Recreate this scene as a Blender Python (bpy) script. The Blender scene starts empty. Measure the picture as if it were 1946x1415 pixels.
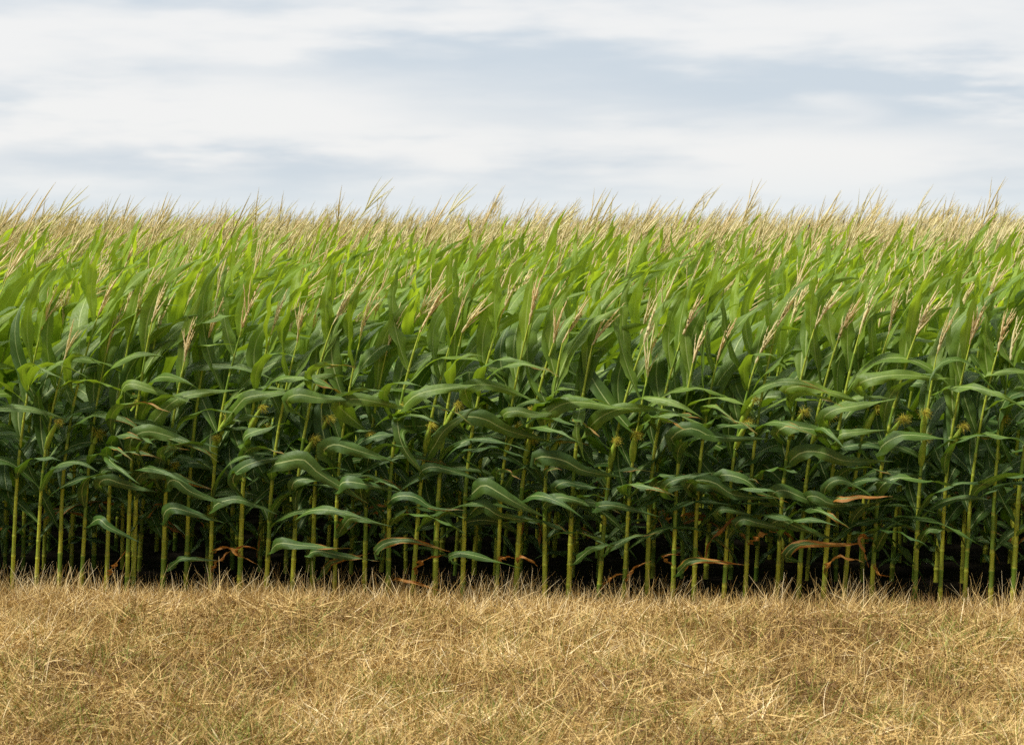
import bpy, math
import numpy as np
from mathutils import Vector

RNG = np.random.default_rng(7)
PI = math.pi

# ------------------------------------------------------------------ scene, camera
scene = bpy.context.scene
COL = scene.collection
CAM_H = 2.14
FPX = 3520.0            # focal length in pixels of a 1946 px wide picture
HOR = 450.0             # height of the horizon in that picture
CX = 973.0

cam_d = bpy.data.cameras.new('camera')
cam = bpy.data.objects.new('camera', cam_d)
COL.objects.link(cam)
cam.location = (0, 0, CAM_H)
cam.rotation_euler = (PI / 2, 0, 0)
cam_d.sensor_width = 36.0
cam_d.lens = FPX / 1946.0 * 36.0
cam_d.shift_y = -(707.5 - HOR) / 1946.0
cam_d.clip_start = 0.1
cam_d.clip_end = 8000
cam_d.dof.use_dof = True
cam_d.dof.focus_distance = 11.3
cam_d.dof.aperture_fstop = 5.0
scene.camera = cam

scene.view_settings.view_transform = 'Standard'
scene.view_settings.look = 'None'
scene.view_settings.exposure = 0
scene.render.engine = 'CYCLES'
cy = scene.cycles
cy.max_bounces = 6
cy.diffuse_bounces = 3
cy.glossy_bounces = 2
cy.transmission_bounces = 4
cy.transparent_max_bounces = 4
cy.caustics_reflective = False
cy.caustics_refractive = False
cy.use_denoising = False


def row_y(x, r):
    """depth of row r at the place x (the rows run a little away to the left)"""
    return 10.955 - 0.081 * x + 0.75 * r


# ------------------------------------------------------------------ materials
def new_mat(name):
    m = bpy.data.materials.new(name)
    m.use_nodes = True
    nt = m.node_tree
    for n in list(nt.nodes):
        nt.nodes.remove(n)
    return m, nt


class N:
    """small helper around a node tree"""
    def __init__(self, nt):
        self.nt = nt

    def node(self, kind, **kw):
        n = self.nt.nodes.new(kind)
        for k, v in kw.items():
            setattr(n, k, v)
        return n

    def put(self, sock, v):
        if isinstance(v, bpy.types.NodeSocket):
            self.nt.links.new(v, sock)
        else:
            sock.default_value = v

    def math(self, op, a, b=0.0, c=None, clamp=False):
        n = self.node('ShaderNodeMath', operation=op, use_clamp=clamp)
        self.put(n.inputs[0], a)
        self.put(n.inputs[1], b)
        if c is not None:
            self.put(n.inputs[2], c)
        return n.outputs[0]

    def maprange(self, v, a, b, c=0.0, d=1.0, smooth=True):
        n = self.node('ShaderNodeMapRange')
        n.interpolation_type = 'SMOOTHSTEP' if smooth else 'LINEAR'
        self.put(n.inputs[0], v)
        for i, q in enumerate((a, b, c, d)):
            self.put(n.inputs[1 + i], q)
        return n.outputs[0]

    def mix(self, f, a, b):
        n = self.node('ShaderNodeMix', data_type='RGBA')
        self.put(n.inputs[0], f)
        self.put(n.inputs[6], a if isinstance(a, bpy.types.NodeSocket) else (*a, 1))
        self.put(n.inputs[7], b if isinstance(b, bpy.types.NodeSocket) else (*b, 1))
        return n.outputs[2]

    def mul(self, a, b):
        n = self.node('ShaderNodeMix', data_type='RGBA', blend_type='MULTIPLY')
        n.inputs[0].default_value = 1
        self.put(n.inputs[6], a if isinstance(a, bpy.types.NodeSocket) else (*a, 1))
        self.put(n.inputs[7], b if isinstance(b, bpy.types.NodeSocket) else (*b, 1))
        return n.outputs[2]

    def noise(self, vec, scale, detail=3, rough=0.55):
        n = self.node('ShaderNodeTexNoise')
        if vec is not None:
            self.put(n.inputs['Vector'], vec)
        n.inputs['Scale'].default_value = scale
        n.inputs['Detail'].default_value = detail
        n.inputs['Roughness'].default_value = rough
        return n.outputs['Fac']

    def scale_vec(self, vec, s):
        n = self.node('ShaderNodeMapping')
        self.put(n.inputs['Vector'], vec)
        n.inputs['Scale'].default_value = s
        return n.outputs[0]


def leaf_material():
    m, nt = new_mat('corn_leaf')
    k = N(nt)
    uv = k.node('ShaderNodeUVMap').outputs[0]
    sep = k.node('ShaderNodeSeparateXYZ')
    k.put(sep.inputs[0], uv)
    u, v = sep.outputs[0], sep.outputs[1]
    at = k.node('ShaderNodeAttribute', attribute_name='Col')
    cs = k.node('ShaderNodeSeparateColor')
    k.put(cs.inputs[0], at.outputs['Color'])
    dry, age, rnd = cs.outputs[0], cs.outputs[1], cs.outputs[2]   # dryness, young leaf, random
    geo = k.node('ShaderNodeNewGeometry')
    oi = k.node('ShaderNodeObjectInfo')
    pos = geo.outputs['Position']
    nz = k.noise(pos, 9.0, 3)
    nz2 = k.noise(pos, 55.0, 2)
    off = k.math('ABSOLUTE', k.math('SUBTRACT', u, 0.5))
    # parallel veins
    vein = k.math('SINE', k.math('MULTIPLY', u, 95.0))
    vfac = k.maprange(vein, -1.0, 1.0, 0.86, 1.10)
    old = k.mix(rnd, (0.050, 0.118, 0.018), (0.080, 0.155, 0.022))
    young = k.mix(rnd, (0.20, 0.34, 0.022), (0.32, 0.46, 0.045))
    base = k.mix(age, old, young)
    base = k.mul(base, k.mix(k.maprange(nz, 0.3, 0.7), (0.78, 0.8, 0.8), (1.2, 1.15, 1.1)))
    nn = k.node('ShaderNodeCombineXYZ')
    for i in range(3):
        k.put(nn.inputs[i], vfac)
    base = k.mul(base, nn.outputs[0])
    rib_w = k.maprange(v, 0.0, 1.0, 0.042, 0.014, smooth=False)
    rib = k.math('LESS_THAN', off, rib_w)
    rib = k.math('MULTIPLY', rib, k.maprange(v, 0.75, 1.0, 0.85, 0.2))
    ribc = k.mix(age, (0.46, 0.54, 0.22), (0.42, 0.55, 0.13))
    col = k.mix(rib, base, ribc)
    # dry tissue: the tip and the margins go first
    tipv = k.math('ADD', k.math('MULTIPLY', v, 0.75), k.math('MULTIPLY', off, 0.9))
    tipv = k.math('ADD', tipv, k.math('MULTIPLY', k.math('SUBTRACT', nz, 0.5), 0.7))
    edge = k.math('SUBTRACT', 1.25, k.math('MULTIPLY', dry, 1.5))
    dfac = k.maprange(tipv, edge, k.math('ADD', edge, 0.22))
    dryc = k.mix(nz2, (0.44, 0.15, 0.018), (0.36, 0.20, 0.04))
    yel = k.mix(nz, (0.20, 0.22, 0.03), (0.32, 0.28, 0.04))
    dcol = k.mix(k.maprange(dfac, 0.2, 0.75), yel, dryc)
    col = k.mix(k.maprange(dfac, 0.0, 0.35), col, dcol)
    # the underside is paler and duller
    colf = k.mix(geo.outputs['Backfacing'], col, k.mix(0.22, col, (0.13, 0.2, 0.09)))
    p = k.node('ShaderNodeBsdfPrincipled')
    k.put(p.inputs['Base Color'], colf)
    k.put(p.inputs['Roughness'], k.maprange(nz2, 0.3, 0.7, 0.42, 0.58))
    p.inputs['Specular IOR Level'].default_value = 0.45
    bump = k.node('ShaderNodeBump')
    bump.inputs['Strength'].default_value = 0.35
    bump.inputs['Distance'].default_value = 0.003
    k.put(bump.inputs['Height'], k.math('ADD', k.math('MULTIPLY', vein, 0.3), k.math('MULTIPLY', nz2, 1.2)))
    k.put(p.inputs['Normal'], bump.outputs[0])
    t = k.node('ShaderNodeBsdfTranslucent')
    tcol = k.mix(k.maprange(dfac, 0.0, 0.35), k.mix(age, (0.16, 0.32, 0.012), (0.66, 0.84, 0.035)), dcol)
    tcol = k.mul(tcol, nn.outputs[0])
    k.put(t.inputs['Color'], tcol)
    ms = k.node('ShaderNodeMixShader')
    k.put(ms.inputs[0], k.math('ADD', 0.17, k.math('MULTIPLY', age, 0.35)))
    nt.links.new(p.outputs[0], ms.inputs[1])
    nt.links.new(t.outputs[0], ms.inputs[2])
    o = k.node('ShaderNodeOutputMaterial')
    nt.links.new(ms.outputs[0], o.inputs[0])
    return m


def stalk_material():
    m, nt = new_mat('corn_stalk')
    k = N(nt)
    geo = k.node('ShaderNodeNewGeometry')
    at = k.node('ShaderNodeAttribute', attribute_name='Col')
    cs = k.node('ShaderNodeSeparateColor')
    k.put(cs.inputs[0], at.outputs['Color'])
    st = k.scale_vec(geo.outputs['Position'], (60, 60, 6))
    nz = k.noise(st, 3.0, 3)
    c = k.mix(k.maprange(nz, 0.3, 0.7), (0.42, 0.48, 0.03), (0.64, 0.64, 0.07))
    c = k.mix(cs.outputs[1], c, (0.19, 0.31, 0.03))
    c = k.mix(cs.outputs[0], c, (0.10, 0.085, 0.025))       # node rings
    p = k.node('ShaderNodeBsdfPrincipled')
    k.put(p.inputs['Base Color'], c)
    p.inputs['Roughness'].default_value = 0.5
    o = k.node('ShaderNodeOutputMaterial')
    nt.links.new(p.outputs[0], o.inputs[0])
    return m


def simple_material(name, a, b, scale, rough=0.7, transl=0.0, use_attr=False):
    m, nt = new_mat(name)
    k = N(nt)
    geo = k.node('ShaderNodeNewGeometry')
    if use_attr:
        at = k.node('ShaderNodeAttribute', attribute_name='Col')
        cs = k.node('ShaderNodeSeparateColor')
        k.put(cs.inputs[0], at.outputs['Color'])
        f = cs.outputs[0]
    else:
        f = k.maprange(k.noise(geo.outputs['Position'], scale, 3), 0.3, 0.7)
    c = k.mix(f, a, b)
    p = k.node('ShaderNodeBsdfPrincipled')
    k.put(p.inputs['Base Color'], c)
    p.inputs['Roughness'].default_value = rough
    p.inputs['Specular IOR Level'].default_value = 0.3
    out = p.outputs[0]
    if transl > 0:
        t = k.node('ShaderNodeBsdfTranslucent')
        k.put(t.inputs['Color'], c)
        ms = k.node('ShaderNodeMixShader')
        ms.inputs[0].default_value = transl
        nt.links.new(out, ms.inputs[1])
        nt.links.new(t.outputs[0], ms.inputs[2])
        out = ms.outputs[0]
    o = k.node('ShaderNodeOutputMaterial')
    nt.links.new(out, o.inputs[0])
    return m


def ground_material():
    m, nt = new_mat('earth_and_straw')
    k = N(nt)
    geo = k.node('ShaderNodeNewGeometry')
    pos = geo.outputs['Position']
    sep = k.node('ShaderNodeSeparateXYZ')
    k.put(sep.inputs[0], pos)
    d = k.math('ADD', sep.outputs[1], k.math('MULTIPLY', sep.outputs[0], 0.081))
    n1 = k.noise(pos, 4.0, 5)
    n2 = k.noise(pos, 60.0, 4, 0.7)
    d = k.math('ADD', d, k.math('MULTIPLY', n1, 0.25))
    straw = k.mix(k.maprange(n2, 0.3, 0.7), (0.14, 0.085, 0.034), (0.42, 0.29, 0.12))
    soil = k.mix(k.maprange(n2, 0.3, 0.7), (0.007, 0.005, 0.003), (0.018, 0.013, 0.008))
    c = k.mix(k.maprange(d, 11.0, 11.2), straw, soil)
    p = k.node('ShaderNodeBsdfPrincipled')
    k.put(p.inputs['Base Color'], c)
    p.inputs['Roughness'].default_value = 0.95
    p.inputs['Specular IOR Level'].default_value = 0.1
    bump = k.node('ShaderNodeBump')
    bump.inputs['Strength'].default_value = 0.8
    bump.inputs['Distance'].default_value = 0.03
    k.put(bump.inputs['Height'], n2)
    k.put(p.inputs['Normal'], bump.outputs[0])
    o = k.node('ShaderNodeOutputMaterial')
    nt.links.new(p.outputs[0], o.inputs[0])
    return m


def straw_material():
    """dry blades: r picks pale to brown, g turns a blade green"""
    m, nt = new_mat('dry_straw')
    k = N(nt)
    at = k.node('ShaderNodeAttribute', attribute_name='Col')
    cs = k.node('ShaderNodeSeparateColor')
    k.put(cs.inputs[0], at.outputs['Color'])
    ramp = k.node('ShaderNodeValToRGB')
    e = ramp.color_ramp.elements
    e[0].position = 0.0
    e[0].color = (0.15, 0.075, 0.026, 1)
    e[1].position = 1.0
    e[1].color = (0.92, 0.76, 0.46, 1)
    q = ramp.color_ramp.elements.new(0.4)
    q.color = (0.58, 0.39, 0.13, 1)
    q = ramp.color_ramp.elements.new(0.75)
    q.color = (0.78, 0.58, 0.25, 1)
    k.put(ramp.inputs[0], cs.outputs[0])
    c = k.mix(cs.outputs[1], ramp.outputs[0], (0.20, 0.26, 0.035))
    p = k.node('ShaderNodeBsdfPrincipled')
    k.put(p.inputs['Base Color'], c)
    p.inputs['Roughness'].default_value = 0.6
    p.inputs['Specular IOR Level'].default_value = 0.3
    o = k.node('ShaderNodeOutputMaterial')
    nt.links.new(p.outputs[0], o.inputs[0])
    return m


M_LEAF = leaf_material()
M_STALK = stalk_material()
M_TASSEL = simple_material('tassel', (0.86, 0.70, 0.38), (0.92, 0.85, 0.50), 14, 0.8, 0.35, True)
M_HUSK = simple_material('ear_husk', (0.22, 0.34, 0.03), (0.36, 0.46, 0.06), 40, 0.55)
M_SILK = simple_material('corn_silk', (0.60, 0.58, 0.06), (0.50, 0.38, 0.06), 40, 0.6, 0.3)
M_GROUND = ground_material()
M_STRAW = straw_material()
M_CANOPY = simple_material('far_corn', (0.36, 0.30, 0.13), (0.12, 0.19, 0.04), 0.8, 0.9)
M_WOOD = simple_material('far_trees', (0.20, 0.27, 0.30), (0.25, 0.33, 0.36), 0.03, 1.0)  # bluish distance haze is put into the tree colour


# ------------------------------------------------------------------ mesh helpers
class Geo:
    def __init__(self):
        self.V, self.F, self.U, self.C, self.M = [], [], [], [], []
        self.n = 0

    def add(self, V, F, U=None, C=None, mat=0):
        V = np.asarray(V, float)
        F = np.asarray(F, int)
        k = len(V)
        self.V.append(V)
        self.F.append(F + self.n)
        self.U.append(np.zeros((k, 2)) if U is None else np.asarray(U, float))
        if C is None:
            C = np.zeros((k, 3))
        C = np.asarray(C, float)
        if C.ndim == 1:
            C = np.tile(C, (k, 1))
        self.C.append(C)
        self.M.append(np.full(len(F), mat))
        self.n += k

    def arrays(self):
        return (np.concatenate(self.V), np.concatenate(self.F), np.concatenate(self.U),
                np.concatenate(self.C), np.concatenate(self.M))


def mesh_from(name, arr, mats, smooth=True):
    V, F, U, C, M = arr
    me = bpy.data.meshes.new(name)
    me.vertices.add(len(V))
    me.vertices.foreach_set('co', V.astype(np.float32).ravel())
    nf = len(F)
    me.loops.add(nf * 4)
    me.loops.foreach_set('vertex_index', F.astype(np.int32).ravel())
    me.polygons.add(nf)
    me.polygons.foreach_set('loop_start', np.arange(0, nf * 4, 4, dtype=np.int32))
    for m in mats:
        me.materials.append(m)
    if len(mats) > 1:
        me.polygons.foreach_set('material_index', M.astype(np.int32))
    me.polygons.foreach_set('use_smooth', np.full(nf, smooth, dtype=bool))
    uvl = me.uv_layers.new(name='UVMap')
    uvl.data.foreach_set('uv', U[F.ravel()].astype(np.float32).ravel())
    ca = me.attributes.new('Col', 'FLOAT_COLOR', 'POINT')
    c4 = np.ones((len(V), 4), np.float32)
    c4[:, :3] = C
    ca.data.foreach_set('color', c4.ravel())
    me.update(calc_edges=True)
    return me


def link(name, me, parent=None):
    o = bpy.data.objects.new(name, me)
    COL.objects.link(o)
    if parent is not None:
        o.parent = parent
    return o


def norm(a):
    return a / np.maximum(np.linalg.norm(a, axis=-1, keepdims=True), 1e-9)


_gridcache = {}


def grid_faces(n, m, wrap=False):
    key = (n, m, wrap)
    if key not in _gridcache:
        i = np.arange(n - 1)[:, None]
        j = np.arange(m if wrap else m - 1)[None, :]
        j2 = (j + 1) % m
        f = np.stack([i * m + j, i * m + j2, (i + 1) * m + j2, (i + 1) * m + j], -1)
        _gridcache[key] = f.reshape(-1, 4)
    return _gridcache[key]


def tube(P, R, sides, C=None):
    P = np.asarray(P, float)
    n = len(P)
    T = norm(np.gradient(P, axis=0))
    ref = np.where(np.abs(T[:, 2:3]) > 0.9, np.array([[1.0, 0, 0]]), np.array([[0, 0, 1.0]]))
    A = norm(np.cross(T, ref))
    B = np.cross(T, A)
    ang = np.arange(sides) * 2 * PI / sides
    ring = A[:, None, :] * np.cos(ang)[None, :, None] + B[:, None, :] * np.sin(ang)[None, :, None]
    V = P[:, None, :] + ring * np.asarray(R)[:, None, None]
    if C is not None:
        C = np.asarray(C, float)
        if C.ndim == 2:
            C = np.repeat(C, sides, axis=0)
    U = np.stack(np.meshgrid(np.arange(sides) / sides, np.linspace(0, 1, n)), -1).reshape(-1, 2)
    return V.reshape(-1, 3), grid_faces(n, sides, True), U, C


T7 = np.array([-1, -0.62, -0.27, 0, 0.27, 0.62, 1.0])
T3 = np.array([-1, 0, 1.0])


def leaf_arrays(P, Nrm, W, rng, dry=0.0, age=0.0, across=7, wave=0.012, fold=0.35, base=0.34):
    """a blade along the points P with face normals Nrm: folded at the midrib, wavy at the margins"""
    n = len(P)
    T = norm(np.gradient(P, axis=0))
    Nn = norm(Nrm - (Nrm * T).sum(1, keepdims=True) * T)
    v = np.linspace(0, 1, n)
    pk = rng.uniform(0.3, 0.48)
    w = (base + (1 - base) * np.sin(np.clip(v / pk, 0, 1) * PI / 2)) * np.clip(1 - (np.clip(v - pk * .7, 0, 1) / (1 - pk * .7)) ** 1.45, 0.0, 1) ** 1.12
    tw = np.cumsum(rng.normal(0, 0.16, n)) * (16.0 / n) ** .5 * v + rng.normal(0, .35) * v
    Nn0 = norm(Nrm - (Nrm * T).sum(1, keepdims=True) * T)
    S0 = np.cross(T, Nn0)
    Nn = norm(Nn0 * np.cos(tw)[:, None] + S0 * np.sin(tw)[:, None])
    S = np.cross(T, Nn)
    w = np.maximum(w * W, 0.0012)
    t = T7 if across == 7 else T3
    f = fold * (1.25 - 0.95 * v)
    h = w / 2
    ph = rng.uniform(0, 2 * PI, 2)
    fr = rng.uniform(2.2, 4.2, 2)
    wl = np.sin(2 * PI * fr[0] * v + ph[0]) * wave
    wr = np.sin(2 * PI * fr[1] * v + ph[1]) * wave
    env = np.clip(v / 0.2, 0, 1) * np.clip((1 - v) / 0.15, 0, 1)
    V = np.empty((n, len(t), 3))
    for j, tj in enumerate(t):
        wv = (wl if tj < 0 else wr) * tj * tj * env
        lift = f * abs(tj) * h - 0.28 * h * tj * tj + wv
        ct = 1 - 0.12 * abs(tj)
        if abs(tj) > .9:
            ct = ct * rng.uniform(.90, 1.03, n)
            if across == 7 and rng.uniform() < .3:
                ct[rng.integers(n // 3, n)] *= rng.uniform(.45, .8)
        V[:, j] = P + S * (tj * h * ct)[:, None] + Nn * lift[:, None]
    U = np.empty((n, len(t), 2))
    U[:, :, 0] = (t * 0.5 + 0.5)[None]
    U[:, :, 1] = v[:, None]
    C = np.array([dry, age, rng.uniform(0, 1)])
    return V.reshape(-1, 3), grid_faces(n, len(t)), U.reshape(-1, 2), C


def grow(base, az, e0, L, droop, wind, n, rng, pull):
    """centre line of a leaf that leaves the stalk at (az, e0), sinks under its weight and is swept by the wind to +x"""
    d = np.array([math.cos(az) * math.cos(e0), math.sin(az) * math.cos(e0), math.sin(e0)])
    nv = np.array([0, 0, 1.0]) - d[2] * d
    nv = nv / np.linalg.norm(nv)
    tgt = np.array([rng.normal(-0.25, 0.35), -0.62 + rng.normal(0, 0.35), 0.75])
    P = [np.array(base)]
    Ns = [nv]
    st = L / (n - 1)
    wy = rng.normal(0, 0.25)
    for i in range(1, n):
        v = i / (n - 1)
        d = d + st * (np.array([0, 0, -1.0]) * droop * (0.25 + 1.7 * v) + np.array([1.0, wy, 0.12]) * wind * (0.35 + 1.3 * v))
        d = d / np.linalg.norm(d)
        P.append(P[-1] + d * st)
        nv = nv + tgt * pull * st * 3.0
        nv = nv - nv.dot(d) * d
        nv = nv / np.linalg.norm(nv)
        Ns.append(nv)
    return np.array(P), np.array(Ns)


def smooth_curve(pts, n):
    """Catmull-Rom through the points, n samples of about equal length"""
    p = np.asarray(pts, float)
    p = np.vstack([2 * p[0] - p[1], p, 2 * p[-1] - p[-2]])
    out = []
    for i in range(1, len(p) - 2):
        for t in np.linspace(0, 1, 12, endpoint=False):
            a, b, c, d = p[i - 1], p[i], p[i + 1], p[i + 2]
            out.append(0.5 * (2 * b + (c - a) * t + (2 * a - 5 * b + 4 * c - d) * t ** 2 + (3 * b - a - 3 * c + d) * t ** 3))
    out.append(p[-2])
    out = np.array(out)
    s = np.concatenate([[0], np.cumsum(np.linalg.norm(np.diff(out, axis=0), axis=1))])
    q = np.linspace(0, s[-1], n)
    return np.stack([np.interp(q, s, out[:, i]) for i in range(3)], 1)


# ------------------------------------------------------------------ one corn plant
def lerp_tab(t, tab):
    xs, ys = zip(*tab)
    return float(np.interp(t, xs, ys))


def tassel_geo(g, base, d, L, nb, spread, rng, lod, mat=0, tone=None):
    tone = rng.uniform(0, 0.9) if tone is None else tone
    nr = {0: 20, 1: 6, 2: 3}[lod]
    sd = {0: 5, 1: 3, 2: 3}[lod]
    fat = {0: 1.0, 1: 1.1, 2: 1.3}[lod]

    def strand(p0, dd, ln, r, n, bendx, sag):
        P = [p0]
        st = ln / (n - 1)
        dd = dd / np.linalg.norm(dd)
        for i in range(1, n):
            dd = dd + np.array([bendx, 0, -sag]) * st
            dd = dd / np.linalg.norm(dd)
            P.append(P[-1] + dd * st)
        P = np.array(P)
        v = np.linspace(0, 1, n)
        R = r * (0.55 + 0.45 * np.clip(v / 0.12, 0, 1)) * (1 - 0.75 * v ** 3)
        if lod == 0:
            R = R * rng.uniform(0.55, 1.35, n)
            P = P + rng.normal(0, 0.0011, P.shape)
        R[-1] *= 0.4
        c = np.array([np.clip(tone + rng.normal(0, 0.12), 0, 1), 0, 0])
        g.add(*tube(P, R * fat, sd, c), mat=mat)
        return P

    d = d / np.linalg.norm(d)
    P = strand(np.array(base), d, L, 0.0068, nr, rng.uniform(0.2, 0.9), 0.0)
    n_at = len(P)
    for b in range(nb):
        f = rng.uniform(0.02, 0.42)
        p0 = P[0] + (P[-1] - P[0]) * f if lod == 2 else P[int(f * (n_at - 1))]
        a = rng.uniform(0, 2 * PI)
        sp = spread * rng.uniform(0.5, 1.3)
        s1 = norm(np.cross(d, np.array([0, 1.0, 0.2])))
        s2 = np.cross(d, s1)
        dd = d * math.cos(sp) + (s1 * math.cos(a) + s2 * math.sin(a)) * math.sin(sp)
        strand(p0, dd, L * rng.uniform(0.4, 0.72), 0.0042, max(3, nr - 5), rng.uniform(0.2, 1.6), rng.uniform(0, 0.8))


def silk_geo(g, p, d, rng, n=85, ln=0.05):
    d = d / np.linalg.norm(d)
    D = norm(rng.normal(0, 1, (n, 3)) + d * 0.75)
    L = rng.uniform(0.5, 1.15, n) * ln
    side = norm(np.cross(D, rng.normal(0, 1, (n, 3)))) * 0.0007
    st = [p + D * 0.004]
    for k in range(1, 4):
        D2 = norm(D + np.array([0.3, 0, -0.42]) * k * 0.7 + rng.normal(0, 0.3, D.shape))
        st.append(st[-1] + D2 * (L / 3)[:, None])
    V = np.empty((n, 4, 2, 3))
    for k in range(4):
        V[:, k, 0] = st[k] - side
        V[:, k, 1] = st[k] + side
    F = np.concatenate([grid_faces(4, 2) + 8 * i for i in range(n)])
    g.add(V.reshape(-1, 3), F)


def ear_geo(p, d, L, r, n=12, sides=8):
    v = np.linspace(0, 1, n)
    d = d / np.linalg.norm(d)
    P = np.array(p) + d * (v * L)[:, None]
    P = P + np.array([1, 0, 0]) * (0.02 * v ** 2)[:, None]
    R = r * np.clip(np.sin(PI * (0.17 + 0.80 * v ** 0.9)), 0.05, 1) ** 0.8
    return P, tube(P, R, sides)


class Plant:
    pass


def grow_plant(rng, H, lean, bend, lod=0, nleaf=12, dryness=1.0, low_skip=0.0, hero=None, ears=None, tas=None, ped=None,
               back_bias=False, top_only=0.0):
    """every shape of one plant, in its own space (its foot at the origin)"""
    pl = Plant()
    ly = rng.normal(0, 0.015)

    def centre(z):
        return np.array([lean * z + bend * max(z - 0.5, 0) ** 2, ly * z, z])

    pl.centre = centre
    n_pts = {0: 16, 1: 8, 2: 6}[lod]
    across = 7 if lod == 0 else 3
    az0 = rng.uniform(0, PI)
    nodes = [0.10 + (H - 0.10) * (k / (nleaf - 1)) ** 0.97 for k in range(nleaf)]
    # stalk with swollen nodes and sheaths
    zs, rs, cs = [], [], []
    r0 = rng.uniform(0.0130, 0.0170)
    zz = [-0.03] + nodes
    if lod == 0:
        for a, b in zip(zz[:-1], zz[1:]):
            sh = rng.choice([0.0, .5, 1.0], p=[.5, .25, .25])
            for f, q, c in ((0.0, 1.0, 0.15), (0.10, 1.12, 0.95), (0.17, 1.0, 0.25), (0.55, 0.97, 0.0), (0.90, 1.06, 0.0), (0.97, 1.22, 0.0)):
                z = a + (b - a) * f
                zs.append(z)
                rs.append(r0 * (1 - 0.62 * max(z, 0) / max(H, 1)) * q)
                cs.append((c * .45, max(min(1, max(0, z / H)) * 0.6, sh if f > .15 else 0), 0))
    else:
        for z in np.linspace(0, H, 5):
            zs.append(z)
            rs.append(r0 * (1 - 0.6 * z / H))
            cs.append((0.1, z / H * 0.7, 0))
    ped = rng.uniform(0.08, 0.16) if ped is None else ped
    zs += [H, H + ped]
    rs += [r0 * 0.36, 0.003]
    cs += [(0, 0.6, 0), (0, 0.3, 0)]
    P = np.array([centre(z) for z in zs])
    pl.stalk = tube(P, np.array(rs), 8 if lod == 0 else 3, np.array(cs))
    # leaves
    pl.leaves = []
    for k, z in enumerate(nodes):
        t = k / (nleaf - 1)
        if t < top_only:
            continue
        if t < low_skip:
            continue
        L = lerp_tab(t, ((0, .44), (.25, .76), (.6, .92), (.85, .76), (1, .54))) * rng.uniform(.85, 1.15)
        W = lerp_tab(t, ((0, .05), (.3, .102), (.65, .128), (.85, .128), (1, .096))) * rng.uniform(.85, 1.15)
        e0 = math.radians(lerp_tab(t, ((0, 40), (.3, 48), (.6, 57), (.85, 67), (1, 76))) + rng.normal(0, 8))
        dr = lerp_tab(t, ((0, 3.4), (.3, 2.7), (.55, 1.7), (.8, .75), (1, .25))) * rng.uniform(.6, 1.4)
        if .35 < t < .9 and rng.uniform() < .28:
            dr += rng.uniform(1.2, 3.0)
        wd = lerp_tab(t, ((0, .9), (.35, 1.9), (.7, 2.3), (.9, 1.5), (1, 1.0))) * rng.uniform(.55, 1.45)
        az = az0 + PI * k + rng.normal(0, 0.4)
        if back_bias:
            az = abs((az % (2 * PI)) - PI) * rng.choice([1, 0.9])   # to the sides and the back
        c = centre(z)
        dry = 0.0
        if rng.uniform() > dryness:
            pass
        elif t < 0.22:
            dry = rng.choice([0.0, 0.25, 0.5, 0.95], p=[.40, .32, .2, .08])
        elif t < 0.4:
            dry = rng.choice([0.0, 0.22], p=[.8, .2])
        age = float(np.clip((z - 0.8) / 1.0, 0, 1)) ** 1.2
        base = c + np.array([math.cos(az), math.sin(az), 0]) * r0 * 0.5
        if dry > .9:
            W *= .55
        pts, nr = grow(base, az, e0, L, dr, wd, n_pts, rng, pull=lerp_tab(t, ((0, 1.2), (.5, 1.0), (1, .15))))
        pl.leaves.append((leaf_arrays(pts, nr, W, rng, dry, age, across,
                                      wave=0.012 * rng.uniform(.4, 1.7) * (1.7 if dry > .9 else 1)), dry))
    for h in hero or []:
        pts, nr, W, dry, age = h
        pl.leaves.append((leaf_arrays(pts, nr, W, rng, dry, age, 7, wave=(0.010 if dry < .6 else .018) * rng.uniform(.5, 1.5), fold=0.22 if dry < .6 else .7, base=.14), dry))
    # tassel
    g = Geo()
    top = centre(H + ped)
    d = top - centre(H - 0.25)
    d = d / np.linalg.norm(d) + np.array([rng.normal(0.12, 0.14), rng.normal(0, 0.1), 0])
    L, nb, spread = tas if tas else (rng.uniform(.26, .36), int(rng.integers(5, 10)), rng.uniform(.2, .45))
    if lod == 2:
        nb = min(nb, 4)
    if lod == 1:
        nb = min(nb, 6)
    tassel_geo(g, top, d, L, nb, spread, rng, lod)
    pl.tassel = g.arrays()
    # ears and their silk
    pl.ears = []
    for (ez, ex, side) in ears or []:
        # ez: height of the silk, ex: sideways offset, side: towards the camera
        b = centre(ez - 0.19)
        tip = centre(ez - 0.02) + np.array([ex, -side, 0])
        d = tip - b
        Pe, tb = ear_geo(b, d, np.linalg.norm(d), rng.uniform(.017, .022))
        s = Geo()
        silk_geo(s, Pe[-1] - norm(d) * 0.006, d, rng, 170, rng.uniform(.036, .056))
        e = Geo()
        e.add(*tb)
        pl.ears.append((e.arrays(), s.arrays()))
    return pl


def tag(o, label, cat, group=None, kind=None):
    if label:
        o['label'] = label
    if cat:
        o['category'] = cat
    if group:
        o['group'] = group
    if kind:
        o['kind'] = kind
    return o


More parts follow.
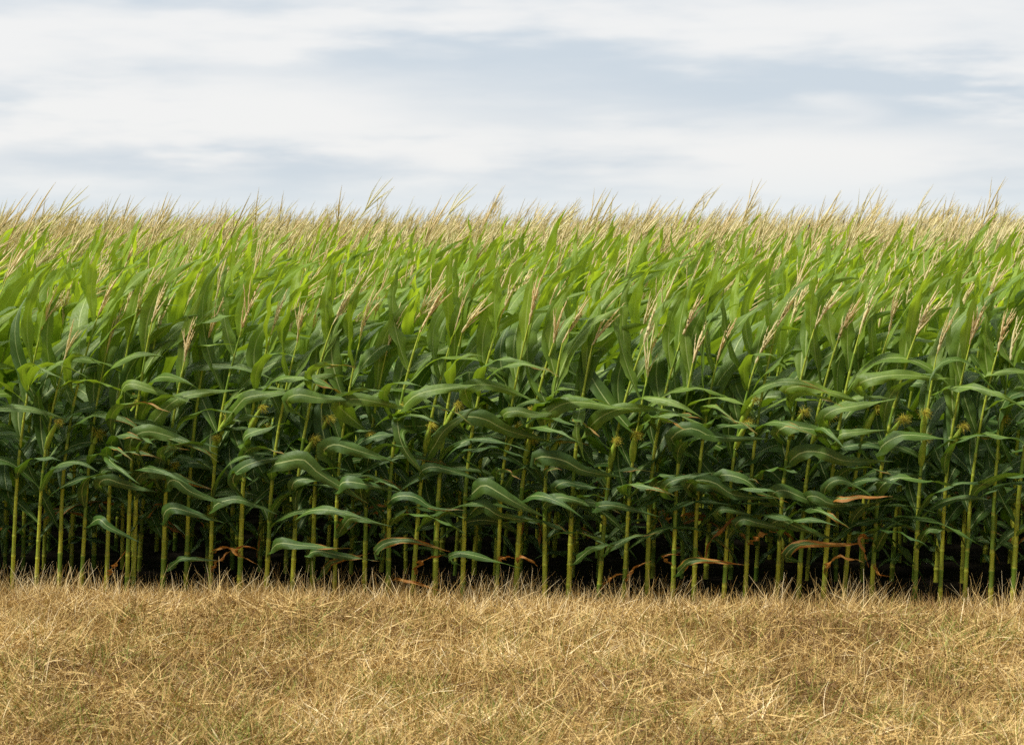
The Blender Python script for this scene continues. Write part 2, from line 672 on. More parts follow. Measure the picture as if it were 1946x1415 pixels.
def build_plant(pl, loc, label, group, rz=0.0, sc=1.0):
    root = bpy.data.objects.new('corn_plant', None)
    COL.objects.link(root)
    root.empty_display_size = 0.1
    root.location = loc
    root.rotation_euler = (0, 0, rz)
    root.scale = (sc, sc, sc)
    tag(root, label, 'corn plant', group)
    g = Geo()
    g.add(*pl.stalk)
    link('stalk', mesh_from('stalk', g.arrays(), [M_STALK]), root)
    for arr, dry in pl.leaves:
        g = Geo()
        g.add(*arr)
        o = link('leaf', mesh_from('leaf', g.arrays(), [M_LEAF]), root)
        if dry > 0.9:
            o['label'] = 'withered orange leaf low on the stalk'
    link('tassel', mesh_from('tassel', pl.tassel, [M_TASSEL], True), root)
    for e, s in pl.ears:
        eo = link('ear', mesh_from('ear', e, [M_HUSK]), root)
        link('silk', mesh_from('silk', s, [M_SILK]), eo)
    return root


def copy_plant(src, loc, rz, sc, label, group):
    r = src.copy()
    COL.objects.link(r)
    r.location = loc
    r.rotation_euler = (0, 0, rz)
    r.scale = (sc[0], sc[0], sc[1])
    r['label'] = label
    r['group'] = group
    for ch in src.children:
        c = ch.copy()
        COL.objects.link(c)
        c.parent = r
        for gc in ch.children:
            q = gc.copy()
            COL.objects.link(q)
            q.parent = c
    return r


# ------------------------------------------------------------------ the front row, stalk by stalk
def at(px, py, Y):
    return np.array([(px - CX) / FPX * Y, Y, CAM_H - (py - HOR) / FPX * Y])


def foot(px, r=0, jit=0.0):
    s = (px - CX) / FPX
    Y = (10.955 + 0.75 * r + jit) / (1 + 0.081 * s)
    return np.array([s * Y, Y, 0.0])


ZX = {'L': 177.0, 'M': 707.0, 'R': 1237.0}
ZS = 0.3816


def zp(b, x, y):
    return ZX[b] + ZS * x, 700 + ZS * y


# strip, foot, lean, silk tufts (dx, y) in strip units
FRONT = [
    ('L', -405, .04, []), ('L', -285, .05, [(30, 240)]), ('L', -170, .03, []), ('L', -60, .05, [(20, 300)]),
    ('L', 65, .03, []), ('L', 167, .035, []), ('L', 198, .03, [(165, 300)]), ('L', 345, .035, [(20, 455)]),
    ('L', 460, .034, []), ('L', 582, .024, [(22, 215), (-26, 320)]), ('L', 728, .03, [(30, 170)]),
    ('L', 860, .05, []), ('L', 990, .045, [(40, 330)]), ('L', 1090, .025, [(25, 225)]), ('L', 1200, .03, []),
    ('L', 1350, .02, [(-24, 305)]),
    ('M', 80, .012, [(5, 155)]), ('M', 200, .072, [(-10, 260)]), ('M', 312, .035, [(30, 155)]), ('M', 450, .026, []),
    ('M', 618, .048, [(25, 265)]), ('M', 714, .055, [(-38, 185), (-5, 320)]), ('M', 860, .0, [(36, 325)]),
    ('M', 978, .035, []), ('M', 1127, .078, [(-18, 335)]), ('M', 1250, .055, [(-25, 300)]), ('M', 1368, .03, []),
    ('R', 108, .03, []), ('R', 212, .035, []), ('R', 362, .05, [(25, 130), (15, 240)]), ('R', 468, .045, []),
    ('R', 625, .048, [(22, 190)]), ('R', 732, .06, [(40, 205)]), ('R', 857, .06, []),
    ('R', 958, .09, [(20, 178)]), ('R', 1095, .06, [(28, 225)]), ('R', 1313, .035, [(-40, 195), (-20, 318)]),
    ('R', 1438, .04, [(20, 260)]), ('R', 1560, .05, []), ('R', 1690, .04, [(-20, 220)]), ('R', 1800, .05, []),
]

# strip, foot of its plant, points from the stalk to the tip, width in m, dryness
HERO = [
    ('L', 198, [(213, 500), (160, 390), (230, 322), (340, 325), (520, 425)], .085, 0),
    ('L', 65, [(75, 565), (15, 530), (90, 495), (205, 540)], .06, 0),
    ('L', 65, [(72, 640), (10, 580), (70, 550), (150, 575), (238, 620)], .075, 0),
    ('L', 198, [(212, 640), (195, 555), (270, 515), (370, 530), (450, 552), (515, 605)], .075, .3),
    ('L', 345, [(352, 620), (355, 565), (420, 560), (490, 615), (580, 675)], .085, 0),
    ('L', 345, [(348, 790), (335, 740), (380, 695), (450, 705), (565, 770)], .07, 0),
    ('L', 582, [(586, 745), (575, 695), (650, 660), (740, 655), (835, 725)], .065, 0),
    ('L', 728, [(738, 640), (675, 565), (740, 495), (850, 455), (930, 452)], .075, 0),
    ('L', 860, [(880, 560), (865, 490), (950, 465), (1050, 455), (1130, 525), (1270, 655)], .10, .2),
    ('L', 990, [(1000, 650), (965, 590), (1050, 550), (1180, 580)], .065, 0),
    ('L', 1200, [(1208, 630), (1205, 580), (1290, 565), (1420, 615)], .085, 0),
    ('L', 1200, [(1212, 470), (1125, 420), (1200, 378), (1290, 400), (1420, 470)], .10, 0),
    ('L', 728, [(745, 400), (725, 355), (800, 315), (890, 290)], .08, 0),
    ('L', 1350, [(1365, 330), (1195, 190), (1290, 152), (1400, 165), (1530, 220)], .095, 0),
    ('L', 990, [(1040, 260), (940, 175), (1020, 130), (1150, 150), (1245, 160)], .085, 0),
    ('L', 582, [(605, 310), (690, 190), (790, 138), (970, 125)], .075, 0),
    ('L', 198, [(235, 360), (290, 250), (400, 165), (500, 128), (630, 122)], .09, 0),
    ('L', 65, [(100, 190), (130, 95), (200, 78), (300, 108), (400, 170)], .065, 0),
    ('L', 860, [(864, 940), (880, 890), (940, 868), (1040, 880), (1190, 905)], .06, .25),
    ('L', 1090, [(1094, 960), (1050, 925), (1130, 908), (1230, 930), (1335, 965)], .055, .25),
    ('L', 582, [(584, 925), (620, 900), (670, 890), (730, 930), (820, 975)], .035, .7),
    ('L', 345, [(350, 1020), (400, 962), (460, 945), (560, 968)], .04, .2),
    ('L', 728, [(730, 925), (705, 905), (760, 883), (830, 908)], .04, 1.0),
    ('L', 582, [(586, 1020), (620, 960), (690, 905)], .03, 1.0),
    ('L', 65, [(72, 1040), (110, 975), (168, 900)], .03, 1.0),
    ('L', 1200, [(1208, 800), (1250, 748), (1290, 725), (1335, 720)], .04, .9),
    ('L', -60, [(-50, 800), (0, 745), (80, 790), (160, 865)], .055, 0),
    ('L', 1090, [(1096, 1080), (1160, 985), (1200, 962), (1290, 940)], .035, .5),
    ('L', 1200, [(1206, 850), (1240, 765), (1310, 745), (1400, 790)], .06, 0),
    ('M', 80, [(88, 260), (130, 180), (270, 115), (450, 95)], .085, 0),
    ('M', 450, [(474, 230), (430, 112), (540, 80), (640, 95), (735, 165)], .08, 0),
    ('M', 450, [(466, 360), (420, 272), (480, 240), (570, 255), (680, 310), (820, 375)], .09, 0),
    ('M', 618, [(652, 300), (625, 235), (720, 212), (830, 230), (920, 222)], .06, 0),
    ('M', 860, [(852, 330), (835, 262), (920, 190), (1040, 168), (1210, 215)], .095, 0),
    ('M', 978, [(1000, 380), (1070, 280), (1180, 220), (1290, 195), (1420, 225)], .08, 0),
    ('M', 860, [(852, 540), (790, 468), (850, 438), (960, 460), (1060, 510), (1170, 550)], .09, 0),
    ('M', 978, [(985, 640), (890, 605), (960, 565), (1040, 582), (1110, 610)], .06, 0),
    ('M', 860, [(860, 730), (830, 680), (920, 642), (1000, 652), (1090, 710)], .055, 0),
    ('M', 1127, [(1142, 730), (1090, 702), (1160, 680), (1250, 690), (1340, 740)], .055, 0),
    ('M', 450, [(460, 660), (490, 615), (560, 580), (640, 622), (720, 670), (792, 745)], .09, 0),
    ('M', 450, [(458, 760), (500, 692), (570, 692), (650, 738), (750, 770)], .08, .15),
    ('M', 200, [(225, 570), (215, 525), (290, 490), (370, 502), (500, 570)], .055, 0),
    ('M', 80, [(85, 700), (70, 660), (140, 633), (220, 642), (300, 690), (375, 715)], .055, .25),
    ('M', 80, [(82, 960), (-5, 930), (60, 872), (150, 855), (220, 862), (305, 915)], .05, .45),
    ('M', 200, [(203, 1030), (240, 968), (300, 940), (365, 925)], .04, .95),
    ('M', 80, [(84, 1050), (160, 1055), (260, 1080), (380, 1125)], .04, .95),
    ('M', 450, [(453, 985), (360, 950), (430, 920), (530, 935), (650, 995)], .055, 0),
    ('M', 714, [(716, 970), (730, 945), (770, 942), (828, 988)], .045, .95),
    ('M', 618, [(622, 960), (660, 940), (715, 942)], .035, .85),
    ('M', 978, [(978, 985), (1060, 902), (1150, 885), (1200, 880)], .045, 0),
    ('M', 1127, [(1130, 950), (1150, 905), (1230, 870), (1290, 840), (1350, 832)], .045, .2),
    ('M', 1127, [(1129, 1110), (1190, 1042), (1260, 1020)], .03, .95),
    ('M', 1250, [(1252, 1070), (1310, 992), (1395, 955)], .035, .9),
    ('M', 80, [(92, 225), (112, 255), (160, 400), (212, 548)], .065, 0),
    ('M', 200, [(235, 470), (290, 390), (370, 300), (468, 208)], .07, 0),
    ('M', 978, [(1005, 180), (1040, 200), (1018, 330), (1003, 450)], .07, 0),
    ('R', 212, [(232, 460), (85, 372), (150, 308), (220, 300), (320, 340), (490, 362)], .085, 0),
    ('R', 625, [(668, 190), (645, 122), (720, 90), (830, 100), (965, 172)], .075, 0),
    ('R', 625, [(660, 380), (605, 330), (680, 288), (790, 300), (965, 352)], .085, 0),
    ('R', 625, [(655, 520), (672, 465), (760, 415), (860, 420), (970, 460), (1110, 475)], .085, 0),
    ('R', 108, [(124, 660), (45, 612), (120, 555), (235, 535)], .06, 0),
    ('R', 212, [(226, 640), (165, 600), (230, 555), (320, 570), (420, 630), (530, 655)], .085, 0),
    ('R', 362, [(384, 620), (320, 540), (400, 532), (480, 560), (540, 610), (602, 668)], .08, .25),
    ('R', 625, [(645, 690), (585, 632), (660, 605), (750, 640), (830, 712)], .075, 0),
    ('R', 732, [(750, 690), (760, 640), (830, 638), (900, 672), (985, 685)], .06, 0),
    ('R', 857, [(882, 680), (852, 622), (900, 565), (970, 560), (1032, 640)], .055, 0),
    ('R', 857, [(884, 700), (910, 650), (960, 648), (1040, 640), (1115, 650)], .05, .55),
    ('R', 1095, [(1122, 660), (1115, 612), (1190, 555), (1290, 545), (1420, 590)], .075, 0),
    ('R', 1095, [(1135, 470), (1115, 412), (1200, 352), (1290, 330), (1420, 365)], .09, 0),
    ('R', 857, [(905, 430), (915, 345), (980, 320), (1075, 322)], .075, 0),
    ('R', 857, [(915, 330), (840, 262), (910, 208), (1000, 190), (1125, 170)], .08, 0),
    ('R', 362, [(376, 760), (312, 720), (380, 702), (445, 742)], .055, 0),
    ('R', 468, [(480, 830), (405, 790), (460, 750), (530, 768), (620, 812)], .06, 0),
    ('R', 625, [(638, 820), (580, 782), (650, 755), (730, 790), (850, 860)], .065, 0),
    ('R', 732, [(738, 960), (650, 945), (720, 882), (800, 870), (900, 880), (990, 882)], .05, .5),
    ('R', 857, [(862, 1030), (875, 985), (915, 948), (975, 940), (1060, 965)], .045, .7),
    ('R', 1095, [(1108, 850), (1040, 838), (1062, 920), (1085, 990)], .045, 1.0),
    ('R', 108, [(114, 1040), (140, 1000), (190, 962), (270, 955), (370, 985)], .045, .45),
    ('R', 108, [(112, 985), (60, 940), (100, 925), (150, 930)], .035, .9),
    ('R', 468, [(474, 880), (520, 850), (550, 825), (585, 820)], .04, .9),
    ('R', 1095, [(1112, 920), (1180, 800), (1255, 750)], .05, 0),
    ('R', 958, [(1050, 150), (1010, 90), (1100, 50), (1250, 32), (1410, 62)], .09, 0),
    ('R', 1095, [(1103, 975), (1140, 1025), (1195, 1035)], .035, 1.0),
    ('R', 1313, [(1322, 900), (1350, 830), (1400, 800), (1460, 815)], .05, 0),
]

ORD = ['', 'first', 'second', 'third', 'fourth', 'fifth', 'sixth', 'seventh', 'eighth', 'ninth']
# stalks that are easy to find; the others are counted from them
ANCHOR = {
    9: 'straight pale green front corn stalk with two yellow silk tufts',
    17: 'front corn stalk leaning right with golden silk on an upright ear',
    24: 'front corn stalk leaning right with yellow silk close on its left, right of centre',
    34: 'strongest leaning front corn stalk, right of centre, dry orange leaf to its right',
}
ANCH_NAME = {9: 'two-tuft straight stalk', 17: 'stalk with golden upright ear',
             24: 'leaning stalk with silk left', 34: 'strongest leaning stalk'}


def front_label(i, silk, dry):
    if i in ANCHOR:
        return ANCHOR[i]
    a = min(ANCHOR, key=lambda q: abs(q - i))
    side = 'left' if i < a else 'right'
    look = 'silk topped' if silk else ('orange leaved' if dry else 'plain green')
    k = abs(a - i)
    num = ORD[k] if k < len(ORD) else 'far'
    return '%s front corn plant, %s stalk %s of the %s' % (look, num, side, ANCH_NAME[a])


protos = []
front_roots = []
for i, (b, fx, lean, silks) in enumerate(FRONT):
    rng = np.random.default_rng(100 + i)
    px, _ = zp(b, fx, 0)
    f = foot(px, 0, rng.normal(0, 0.03))
    Y = f[1]
    H = rng.normal(1.46, 0.07)
    bend = rng.uniform(0.07, 0.15)
    heroes = []
    anydry = False
    for (hb, hf, pts, W, dry) in HERO:
        if hb != b or hf != fx:
            continue
        n = len(pts)
        w3 = []
        reach = rng.uniform(0.16, 0.26)
        for q, (x, y) in enumerate(pts):
            qx, qy = zp(b, x, y)
            s = q / (n - 1)
            off = 0.0 if q == 0 else reach * math.sin(min(1, 0.25 + s * 0.75) * PI * 0.62)
            w3.append(at(qx, qy, Y - off))
        # root the first point on the stalk
        z0 = w3[0][2]
        w3[0] = f + np.array([lean * z0 + bend * max(z0 - .5, 0) ** 2, -0.004, z0])
        if n >= 4 and dry < .6:
            w3[1] = w3[1] + (w3[2] - w3[1]) * np.array([.30, 0, .12])
            e = w3[-1] - w3[-2]
            w3[-1] = w3[-1] + np.array([.075 + .28 * e[0], -.01, .25 * e[2] + .02])
        c = smooth_curve(w3, 20) - f
        W *= 1.36 if dry < .6 else .64
        v = np.linspace(0, 1, 20)[:, None]
        tn = np.array([-0.1, -1.1, 0.48]) * (0.25 + 0.75 * np.clip(v / 0.3, 0, 1)) + np.array([0.2, 0.3, 0.7]) * np.clip(1 - v / 0.3, 0, 1)
        tn = tn + np.array([0, rng.normal(0, .15), rng.normal(0, .1)]) + np.array([[0, 0.55, 0.35]]) * (v - .5) * rng.uniform(-.3, 1)
        zc = float(c[:, 2].mean())
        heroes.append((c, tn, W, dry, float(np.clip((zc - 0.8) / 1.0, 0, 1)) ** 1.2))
        anydry = anydry or dry > 0.8
    # more blades blown flat to the right, in layers up the front
    for q in range(int(rng.integers(3, 6))):
        z0 = rng.uniform(.32, 1.25)
        b0 = np.array([lean * z0 + bend * max(z0 - .5, 0) ** 2, -0.004, z0])
        pts_, nr_ = grow(b0, -PI / 2 + rng.normal(0.3, .8), math.radians(rng.normal(46, 10)), rng.uniform(.45, .72),
                         rng.uniform(1.6, 3.0), rng.uniform(2.2, 4.5), 18, rng, rng.uniform(1.0, 1.7))
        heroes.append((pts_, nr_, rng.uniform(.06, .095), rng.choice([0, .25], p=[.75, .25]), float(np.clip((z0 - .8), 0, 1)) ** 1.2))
    ears = []
    for (dx, y) in silks:
        sx, sy = zp(b, fx, y)
        z = at(sx, sy, Y)[2]
        ears.append((z, (dx * ZS) / FPX * Y - (0.0 if abs(dx) < 40 else 0), 0.05))
    ears = [(z, float(np.clip(ex - 0.0, -0.06, 0.07)), s) for (z, ex, s) in ears]
    pl = grow_plant(rng, H, lean, bend, 0, 13, low_skip=0.16 if heroes else 0.0, hero=heroes, ears=ears,
                    tas=(rng.uniform(.26, .34), int(rng.integers(5, 10)), rng.uniform(.14, .32)),
                    ped=rng.uniform(0.05, 0.12), back_bias=len(heroes) > 1)
    r = build_plant(pl, f, front_label(i, bool(silks), anydry), 'corn plants of the front row')
    front_roots.append(r)

# ------------------------------------------------------------------ the rows behind it
HROW = [1.46, 1.53, 1.57, 1.60, 1.61, 1.62]
for i in range(26):
    rng = np.random.default_rng(500 + i)
    e = [(rng.uniform(1.0, 1.2), rng.uniform(-.05, .06), 0.04)] if rng.uniform() < .55 else []
    pl = grow_plant(rng, 1.7 * rng.normal(1, .02), rng.uniform(.01, .07), rng.uniform(.05, .13), 0, 13, dryness=.35, ears=e,
                    tas=(rng.uniform(.30, .44), int(rng.integers(3, 8)), rng.uniform(.14, .5)), ped=rng.uniform(.03,.12))
    protos.append(pl)

ROWNAME = ['front', 'second', 'third', 'fourth', 'fifth', 'sixth']
ROWLAB = {
    1: 'dim green corn plant of the second row, seen between the front stalks',
    2: 'green corn plant of the third row, leaves and tassel above the second row',
    3: 'tall corn plant of the fourth row, bright leaf tips above the third row',
    4: 'tall corn plant of the fifth row, tassel and leaf tips near the skyline',
    5: 'tall corn plant of the sixth row, pink tan tassel against the pale sky',
}
proto_root = {}
side_spots = []
count = len(front_roots)
order = np.random.default_rng(3)
for r in range(1, 6):
    half = CX / FPX * (10.955 + 0.75 * r)
    x = -half - 3.0 + order.uniform(0, .15)
    while x < half + 3.0:
        y = row_y(x, r) + order.normal(0, .03)
        h = HROW[r] / 1.7 * order.normal(1, .05)
        if abs(x) < half + 0.12 and count < 300:
            k = int(order.integers(0, len(protos)))
            rz = order.normal(0, .25)
            sc = (order.uniform(.92, 1.06), h)
            lab, grp = ROWLAB[r], 'corn plants of the %s row' % ROWNAME[r]
            if k not in proto_root:
                o = build_plant(protos[k], (x, y, 0), lab, grp, rz)
                o.scale = (sc[0], sc[0], sc[1])
                proto_root[k] = o
            else:
                copy_plant(proto_root[k], (x, y, 0), rz, sc, lab, grp)
            count += 1
        else:
            side_spots.append((x, y, h, r))
        x += 0.155 * order.uniform(.75, 1.25)
# the front row beyond the frame
for sgn in (-1, 1):
    for q in range(14):
        x = sgn * (3.40 + q * .16)
        side_spots.append((x, row_y(x, 0), .88, 0))

# ------------------------------------------------------------------ the rest of the field: one object
def proto_merged(seed, lod, top_only, Hs=1.7):
    rng = np.random.default_rng(seed)
    pl = grow_plant(rng, Hs * rng.normal(1, .02), rng.uniform(.01, .07), rng.uniform(.05, .13), lod, 13, dryness=.2, top_only=top_only,
                    tas=(rng.uniform(.36, .54), int(rng.integers(5, 10)), rng.uniform(.16, .5)), ped=rng.uniform(.24,.50))
    g = Geo()
    g.add(*pl.stalk, mat=1)
    for arr, dry in pl.leaves:
        g.add(*arr, mat=0)
    V, F, U, C, M = pl.tassel
    g.add(V, F, U, C, mat=2)
    return g.arrays()


near = [proto_merged(900 + i, 1, 0.0) for i in range(16)]
mid = [proto_merged(940 + i, 1, 0.4) for i in range(16)]
far = [proto_merged(980 + i, 2, 0.66) for i in range(16)]
fr = np.random.default_rng(11)
spots = {'near': [], 'mid': [], 'far': []}
for (x, y, h, r) in side_spots:
    spots['near'].append((x, y, h))
for r in range(6, 150):
    y0 = 10.955 + .75 * r
    half = CX / FPX * y0 + 1.5
    st = .155 if y0 < 30 else (.2 if y0 < 50 else .4)
    if y0 > 60 and r % 2:
        continue
    xs = np.arange(-half, half, st) + fr.normal(0, .03, len(np.arange(-half, half, st)))
    for x in xs:
        kind = 'near' if r < 9 else ('mid' if r < 16 else 'far')
        h = fr.normal(0.955, .045)
        spots[kind].append((x, row_y(x, r) + fr.normal(0, .04), h))

big = Geo()
for kind, plist in (('near', near), ('mid', mid), ('far', far)):
    sp = np.array(spots[kind])
    which = fr.integers(0, len(plist), len(sp))
    for k, (V, F, U, C, M) in enumerate(plist):
        s = sp[which == k]
        if not len(s):
            continue
        a = fr.normal(0, .3, len(s))
        wsc = fr.uniform(.9, 1.08, len(s))
        ca, sa = np.cos(a) * wsc, np.sin(a) * wsc
        X = V[None, :, 0] * ca[:, None] - V[None, :, 1] * sa[:, None] + s[:, 0:1]
        Yv = V[None, :, 0] * sa[:, None] + V[None, :, 1] * ca[:, None] + s[:, 1:2]
        Z = V[None, :, 2] * s[:, 2:3]
        VV = np.stack([X, Yv, Z], -1).reshape(-1, 3)
        nv = len(V)
        FF = (F[None] + (np.arange(len(s)) * nv)[:, None, None]).reshape(-1, 4)
        big.add(VV, FF, np.tile(U, (len(s), 1)), np.tile(C, (len(s), 1)))
        big.M[-1] = np.tile(M, len(s))
# the canopy far away, seen at a grazing angle
xs = np.linspace(-1, 1, 90)
ys = 60 * (700 / 60) ** np.linspace(0, 1, 60)
gx = xs[None, :] * (ys[:, None] * .45 + 10)
gy = np.repeat(ys[:, None], 90, 1)
gz = 1.62 + fr.normal(0, .07, gx.shape)
gz[0] = 0.5
big.add(np.stack([gx, gy, gz], -1).reshape(-1, 3), grid_faces(60, 90), mat=3)
field = link('corn_field', mesh_from('corn_field', big.arrays(), [M_LEAF, M_STALK, M_TASSEL, M_CANOPY]))
tag(field, 'endless corn field behind the near rows, tan tassels thinning out to the horizon', 'corn field', kind='stuff')

# ------------------------------------------------------------------ ground, distant trees
gr = np.random.default_rng(5)
g = Geo()
S = 4000
nx = 2
g.add([(-S, -S, 0), (S, -S, 0), (S, S, 0), (-S, S, 0)], [(0, 1, 2, 3)])
ground = link('ground', mesh_from('ground', g.arrays(), [M_GROUND], False))
tag(ground, None, None, kind='structure')

g = Geo()
for k in range(420):
    x = gr.uniform(-900, 900)
    y = gr.uniform(2100, 2300)
    env = 0.55 + 0.45 * math.sin(x * .011 + 1) * math.sin(x * .0043)
    w, h = gr.uniform(6, 20), gr.uniform(4, 9) * max(env, .2)
    n, m = 6, 10
    th = np.linspace(0.02, PI / 2, n)[::-1]
    ph = np.arange(m) * 2 * PI / m
    rr = w * np.sin(th)[:, None] * (1 + gr.normal(0, .12, (n, m)))
    V = np.stack([x + rr * np.cos(ph), y + rr * np.sin(ph), (h * np.cos(th)[:, None] * (1 + gr.normal(0, .12, (n, m)))) + 0 * ph], -1)
    g.add(V.reshape(-1, 3), grid_faces(n, m, True))
wood = link('distant_wood', mesh_from('distant_wood', g.arrays(), [M_WOOD]))
tag(wood, 'hazy blue green line of trees on the far horizon behind the corn', 'trees', kind='stuff')


# ------------------------------------------------------------------ mown straw and grass in front
def hump(x, y):
    return (0.045 + 0.035 * np.sin(2.1 * x + 0.7 * y) * np.sin(1.7 * y + .4 * x)
            + 0.022 * np.sin(6.3 * x + 2.0) * np.sin(5.1 * y) + .014 * np.sin(14 * x + 3 * y))


def blades(n, xr, dr, length, width, pitch, lift, tone, green, rng, segs=3, curl=0.8):
    """n curved blades; d is the distance in front of the first row"""
    x = rng.uniform(*xr, n)
    d = rng.uniform(0, 1, n) ** 0.9 * (dr[1] - dr[0]) + dr[0]
    y = row_y(x, 0) - d
    near = np.clip((d + .05) / .9, .12, 1)
    z = np.maximum(hump(x, y), 0.01) * rng.uniform(lift[0], lift[1], n) * near
    L = rng.uniform(*length, n) * (.62 + .38 * near)
    az = rng.uniform(0, 2 * PI, n)
    el = np.radians(rng.uniform(*pitch, n))
    D = np.stack([np.cos(az) * np.cos(el), np.sin(az) * np.cos(el), np.sin(el)], 1)
    side = norm(np.cross(D, rng.normal(0, 1, (n, 3)))) * (width * rng.uniform(.6, 1.3, n))[:, None] / 2
    P = np.stack([x, y, z], 1)
    V = np.empty((n, segs + 1, 2, 3))
    cu = rng.normal(0, curl, (n, 3)) * np.array([1, 1, .5]) + np.array([0.2, 0, -.35])
    for k in range(segs + 1):
        w = 1 - (k / segs) * .8
        V[:, k, 0] = P - side * w
        V[:, k, 1] = P + side * w
        D = norm(D + cu / segs * .55)
        P = P + D * (L / segs)[:, None]
    V[..., 2] = np.maximum(V[..., 2], .004)
    F = (grid_faces(segs + 1, 2)[None] + (np.arange(n) * (segs + 1) * 2)[:, None, None]).reshape(-1, 4)
    C = np.zeros((n, 3))
    pt = (np.sin(1.3 * x + 2.2 * y) * np.sin(2.9 * y - .8 * x) + .8 * np.sin(5.7 * x + 1 + 2 * np.sin(3 * y)) * np.sin(4.3 * y + 2 * np.sin(2 * x))
          + .6 * np.sin(11 * x + 3 * np.sin(7 * y)))
    C[:, 0] = np.clip(rng.normal(tone - .06, .24, n) + .17 * pt, 0, 1)
    C[:, 1] = np.clip(green + rng.normal(0, .15, n), 0, 1) if green > 0 else 0
    C = np.repeat(C, (segs + 1) * 2, 0)
    return V.reshape(-1, 3), F, None, C


sr = np.random.default_rng(21)
g = Geo()
XR = (-4.6, 4.6)
g.add(*blades(72000, XR, (-0.05, 4.6), (.08, .27), .0050, (-12, 35), (.2, 1.4), .42, 0, sr))
g.add(*blades(46000, XR, (-0.08, 4.2), (.06, .19), .0042, (30, 85), (.1, 1.2), .55, 0, sr, curl=.6))
g.add(*blades(5200, XR, (-0.05, .45), (.06, .15), .0042, (35, 85), (.1, 1.0), .7, 0, sr, curl=.5))
g.add(*blades(900, XR, (-.18, .30), (.12, .30), .0040, (50, 88), (.0, .6), .7, 0, sr, curl=.4))
for k in range(140):       # loose tufts of longer stems
    cx_, cd = sr.uniform(*XR), sr.uniform(-.08, .4)
    n = int(sr.integers(6, 26))
    g.add(*blades(n, (cx_ - .10, cx_ + .10), (cd, cd + .12), (.14, .34), .0040, (45, 85), (.2, .6), .85, 0, sr, curl=.5))
straw = link('dry_grass', mesh_from('dry_grass', g.arrays(), [M_STRAW], False))
tag(straw, 'mown golden dry grass matted along the foot of the corn', 'dry grass', kind='stuff')
g = Geo()
g.add(*blades(10000, XR, (.6, 4.4), (.05, .15), .0042, (20, 80), (.4, 1.2), .5, .75, sr))
for k in range(330):
    cx_, cd = sr.uniform(*XR), .4 + 3.6 * sr.uniform() ** .7
    n = int(sr.integers(12, 46))
    g.add(*blades(n, (cx_ - .13, cx_ + .13), (cd, cd + .2), (.06, .17), .0042, (25, 80), (.4, 1.2), .5, .9, sr))
grass = link('green_grass', mesh_from('green_grass', g.arrays(), [M_STRAW], False))
tag(grass, 'thin fresh green grass blades growing up through the dry mown grass', 'grass', kind='stuff')

# ------------------------------------------------------------------ sky and sun
SUN_EL, SUN_AZ = math.radians(61), math.radians(-113)        # azimuth from +y towards +x
sd = Vector((math.sin(SUN_AZ) * math.cos(SUN_EL), math.cos(SUN_AZ) * math.cos(SUN_EL), math.sin(SUN_EL)))
sun_d = bpy.data.lights.new('sun', 'SUN')
sun_d.energy = 5.0
sun_d.angle = math.radians(12)
sun_d.color = (1.0, 0.95, 0.86)
sun = bpy.data.objects.new('sun', sun_d)
COL.objects.link(sun)
sun.rotation_euler = sd.to_track_quat('Z', 'Y').to_euler()

world = bpy.data.worlds.new('World')
scene.world = world
world.use_nodes = True
nt = world.node_tree
for n in list(nt.nodes):
    nt.nodes.remove(n)
k = N(nt)
sky = k.node('ShaderNodeTexSky', sky_type='NISHITA')
sky.sun_disc = False
sky.sun_elevation = SUN_EL
sky.sun_rotation = SUN_AZ
bg1 = k.node('ShaderNodeBackground')
bg1.inputs[1].default_value = 0.09
nt.links.new(sky.outputs[0], bg1.inputs[0])
tc = k.node('ShaderNodeTexCoord')
gen = tc.outputs['Generated']
sep = k.node('ShaderNodeSeparateXYZ')
nt.links.new(gen, sep.inputs[0])
# billows: broad flat masses, finer streaks near the horizon
n1 = k.noise(k.scale_vec(gen, (5.5, 5.5, 30)), 1.0, 5, 0.5)
n2 = k.noise(k.scale_vec(gen, (14, 14, 80)), 1.0, 6, 0.5)
cl = k.math('ADD', k.math('MULTIPLY', n1, 0.6), k.math('MULTIPLY', n2, 0.4))


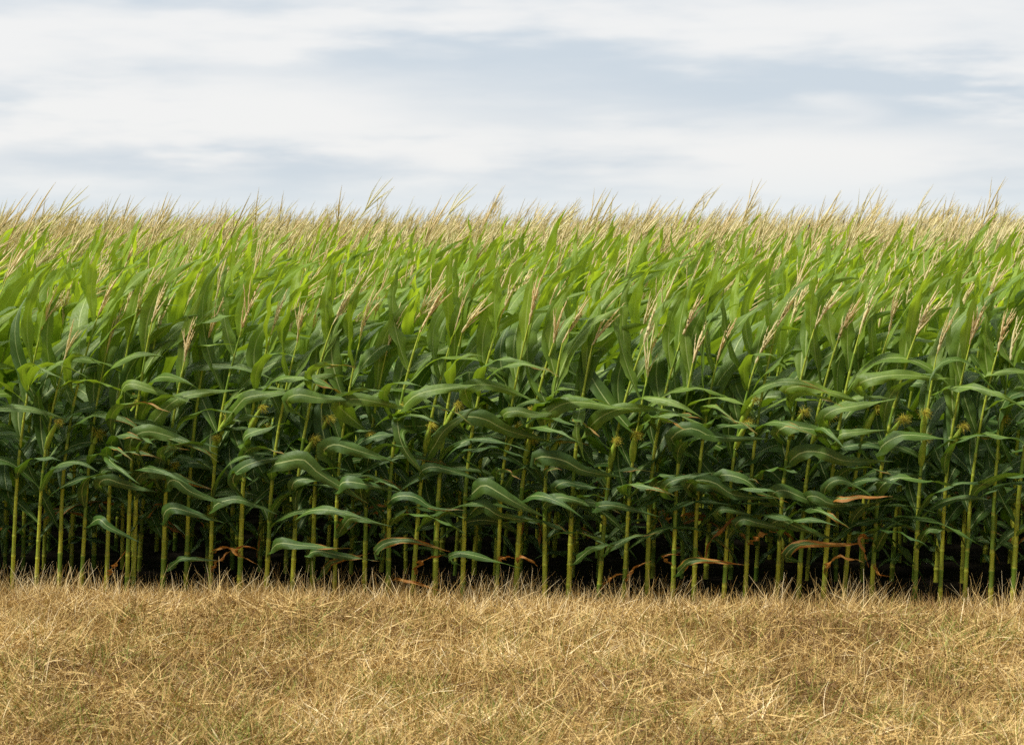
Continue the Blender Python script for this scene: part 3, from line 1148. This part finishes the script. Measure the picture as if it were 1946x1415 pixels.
def patch(px, py, rx, ry, amount):
    """a soft bank of cloud at a fixed bearing and height of the sky"""
    bx, bz = (px - CX) / FPX, (HOR - py) / FPX
    dx = k.math('DIVIDE', k.math('SUBTRACT', sep.outputs[0], bx), rx * 1.25 / FPX)
    dz = k.math('DIVIDE', k.math('SUBTRACT', sep.outputs[2], bz), ry * 1.3 / FPX)
    dz = k.math('ADD', dz, k.math('MULTIPLY', k.math('SUBTRACT', n1, 0.5), 2.6))
    dx = k.math('ADD', dx, k.math('MULTIPLY', k.math('SUBTRACT', n2, 0.5), 2.0))
    rr = k.math('SQRT', k.math('ADD', k.math('MULTIPLY', dx, dx), k.math('MULTIPLY', dz, dz)))
    front = k.math('GREATER_THAN', sep.outputs[1], 0.0)
    return k.math('MULTIPLY', k.math('MULTIPLY', k.maprange(rr, 0.0, 1.0, 1.0, 0.0), front), amount)


for a in ((1450, 165, 620, 75, -.20), (1740, 215, 260, 70, -.13), (960, 228, 300, 40, -.06), (230, 308, 420, 40, -.11),
          (1080, 300, 900, 60, .10), (330, 200, 420, 80, .12), (800, 260, 260, 60, .08), (1600, 215, 120, 40, .14),
          (1640, 300, 400, 40, .08), (620, 120, 500, 60, -.08), (1300, 60, 800, 70, .08)):
    cl = k.math('ADD', cl, patch(*a))
f = k.maprange(cl, 0.29, 0.62)
cloud = k.mix(f, (0.64, 0.715, 0.79), (0.93, 0.93, 0.925))
hz = k.maprange(sep.outputs[2], 0.0, 0.045, 0.8, 0.0)
cloud = k.mix(hz, cloud, (0.80, 0.87, 0.905))
# the cloud deck is brightest towards the sun; unseen sky behind the camera dimmed to darken the corn
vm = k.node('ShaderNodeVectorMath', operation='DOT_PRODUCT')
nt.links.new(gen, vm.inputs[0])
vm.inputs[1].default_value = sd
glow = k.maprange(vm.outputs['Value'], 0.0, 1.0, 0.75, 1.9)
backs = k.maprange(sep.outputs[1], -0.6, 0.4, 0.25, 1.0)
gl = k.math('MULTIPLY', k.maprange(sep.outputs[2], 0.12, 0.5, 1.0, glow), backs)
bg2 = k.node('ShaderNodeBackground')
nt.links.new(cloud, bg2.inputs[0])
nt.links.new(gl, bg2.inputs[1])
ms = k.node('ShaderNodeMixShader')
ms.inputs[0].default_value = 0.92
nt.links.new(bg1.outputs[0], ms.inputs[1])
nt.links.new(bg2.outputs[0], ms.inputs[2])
wo = k.node('ShaderNodeOutputWorld')
nt.links.new(ms.outputs[0], wo.inputs[0])
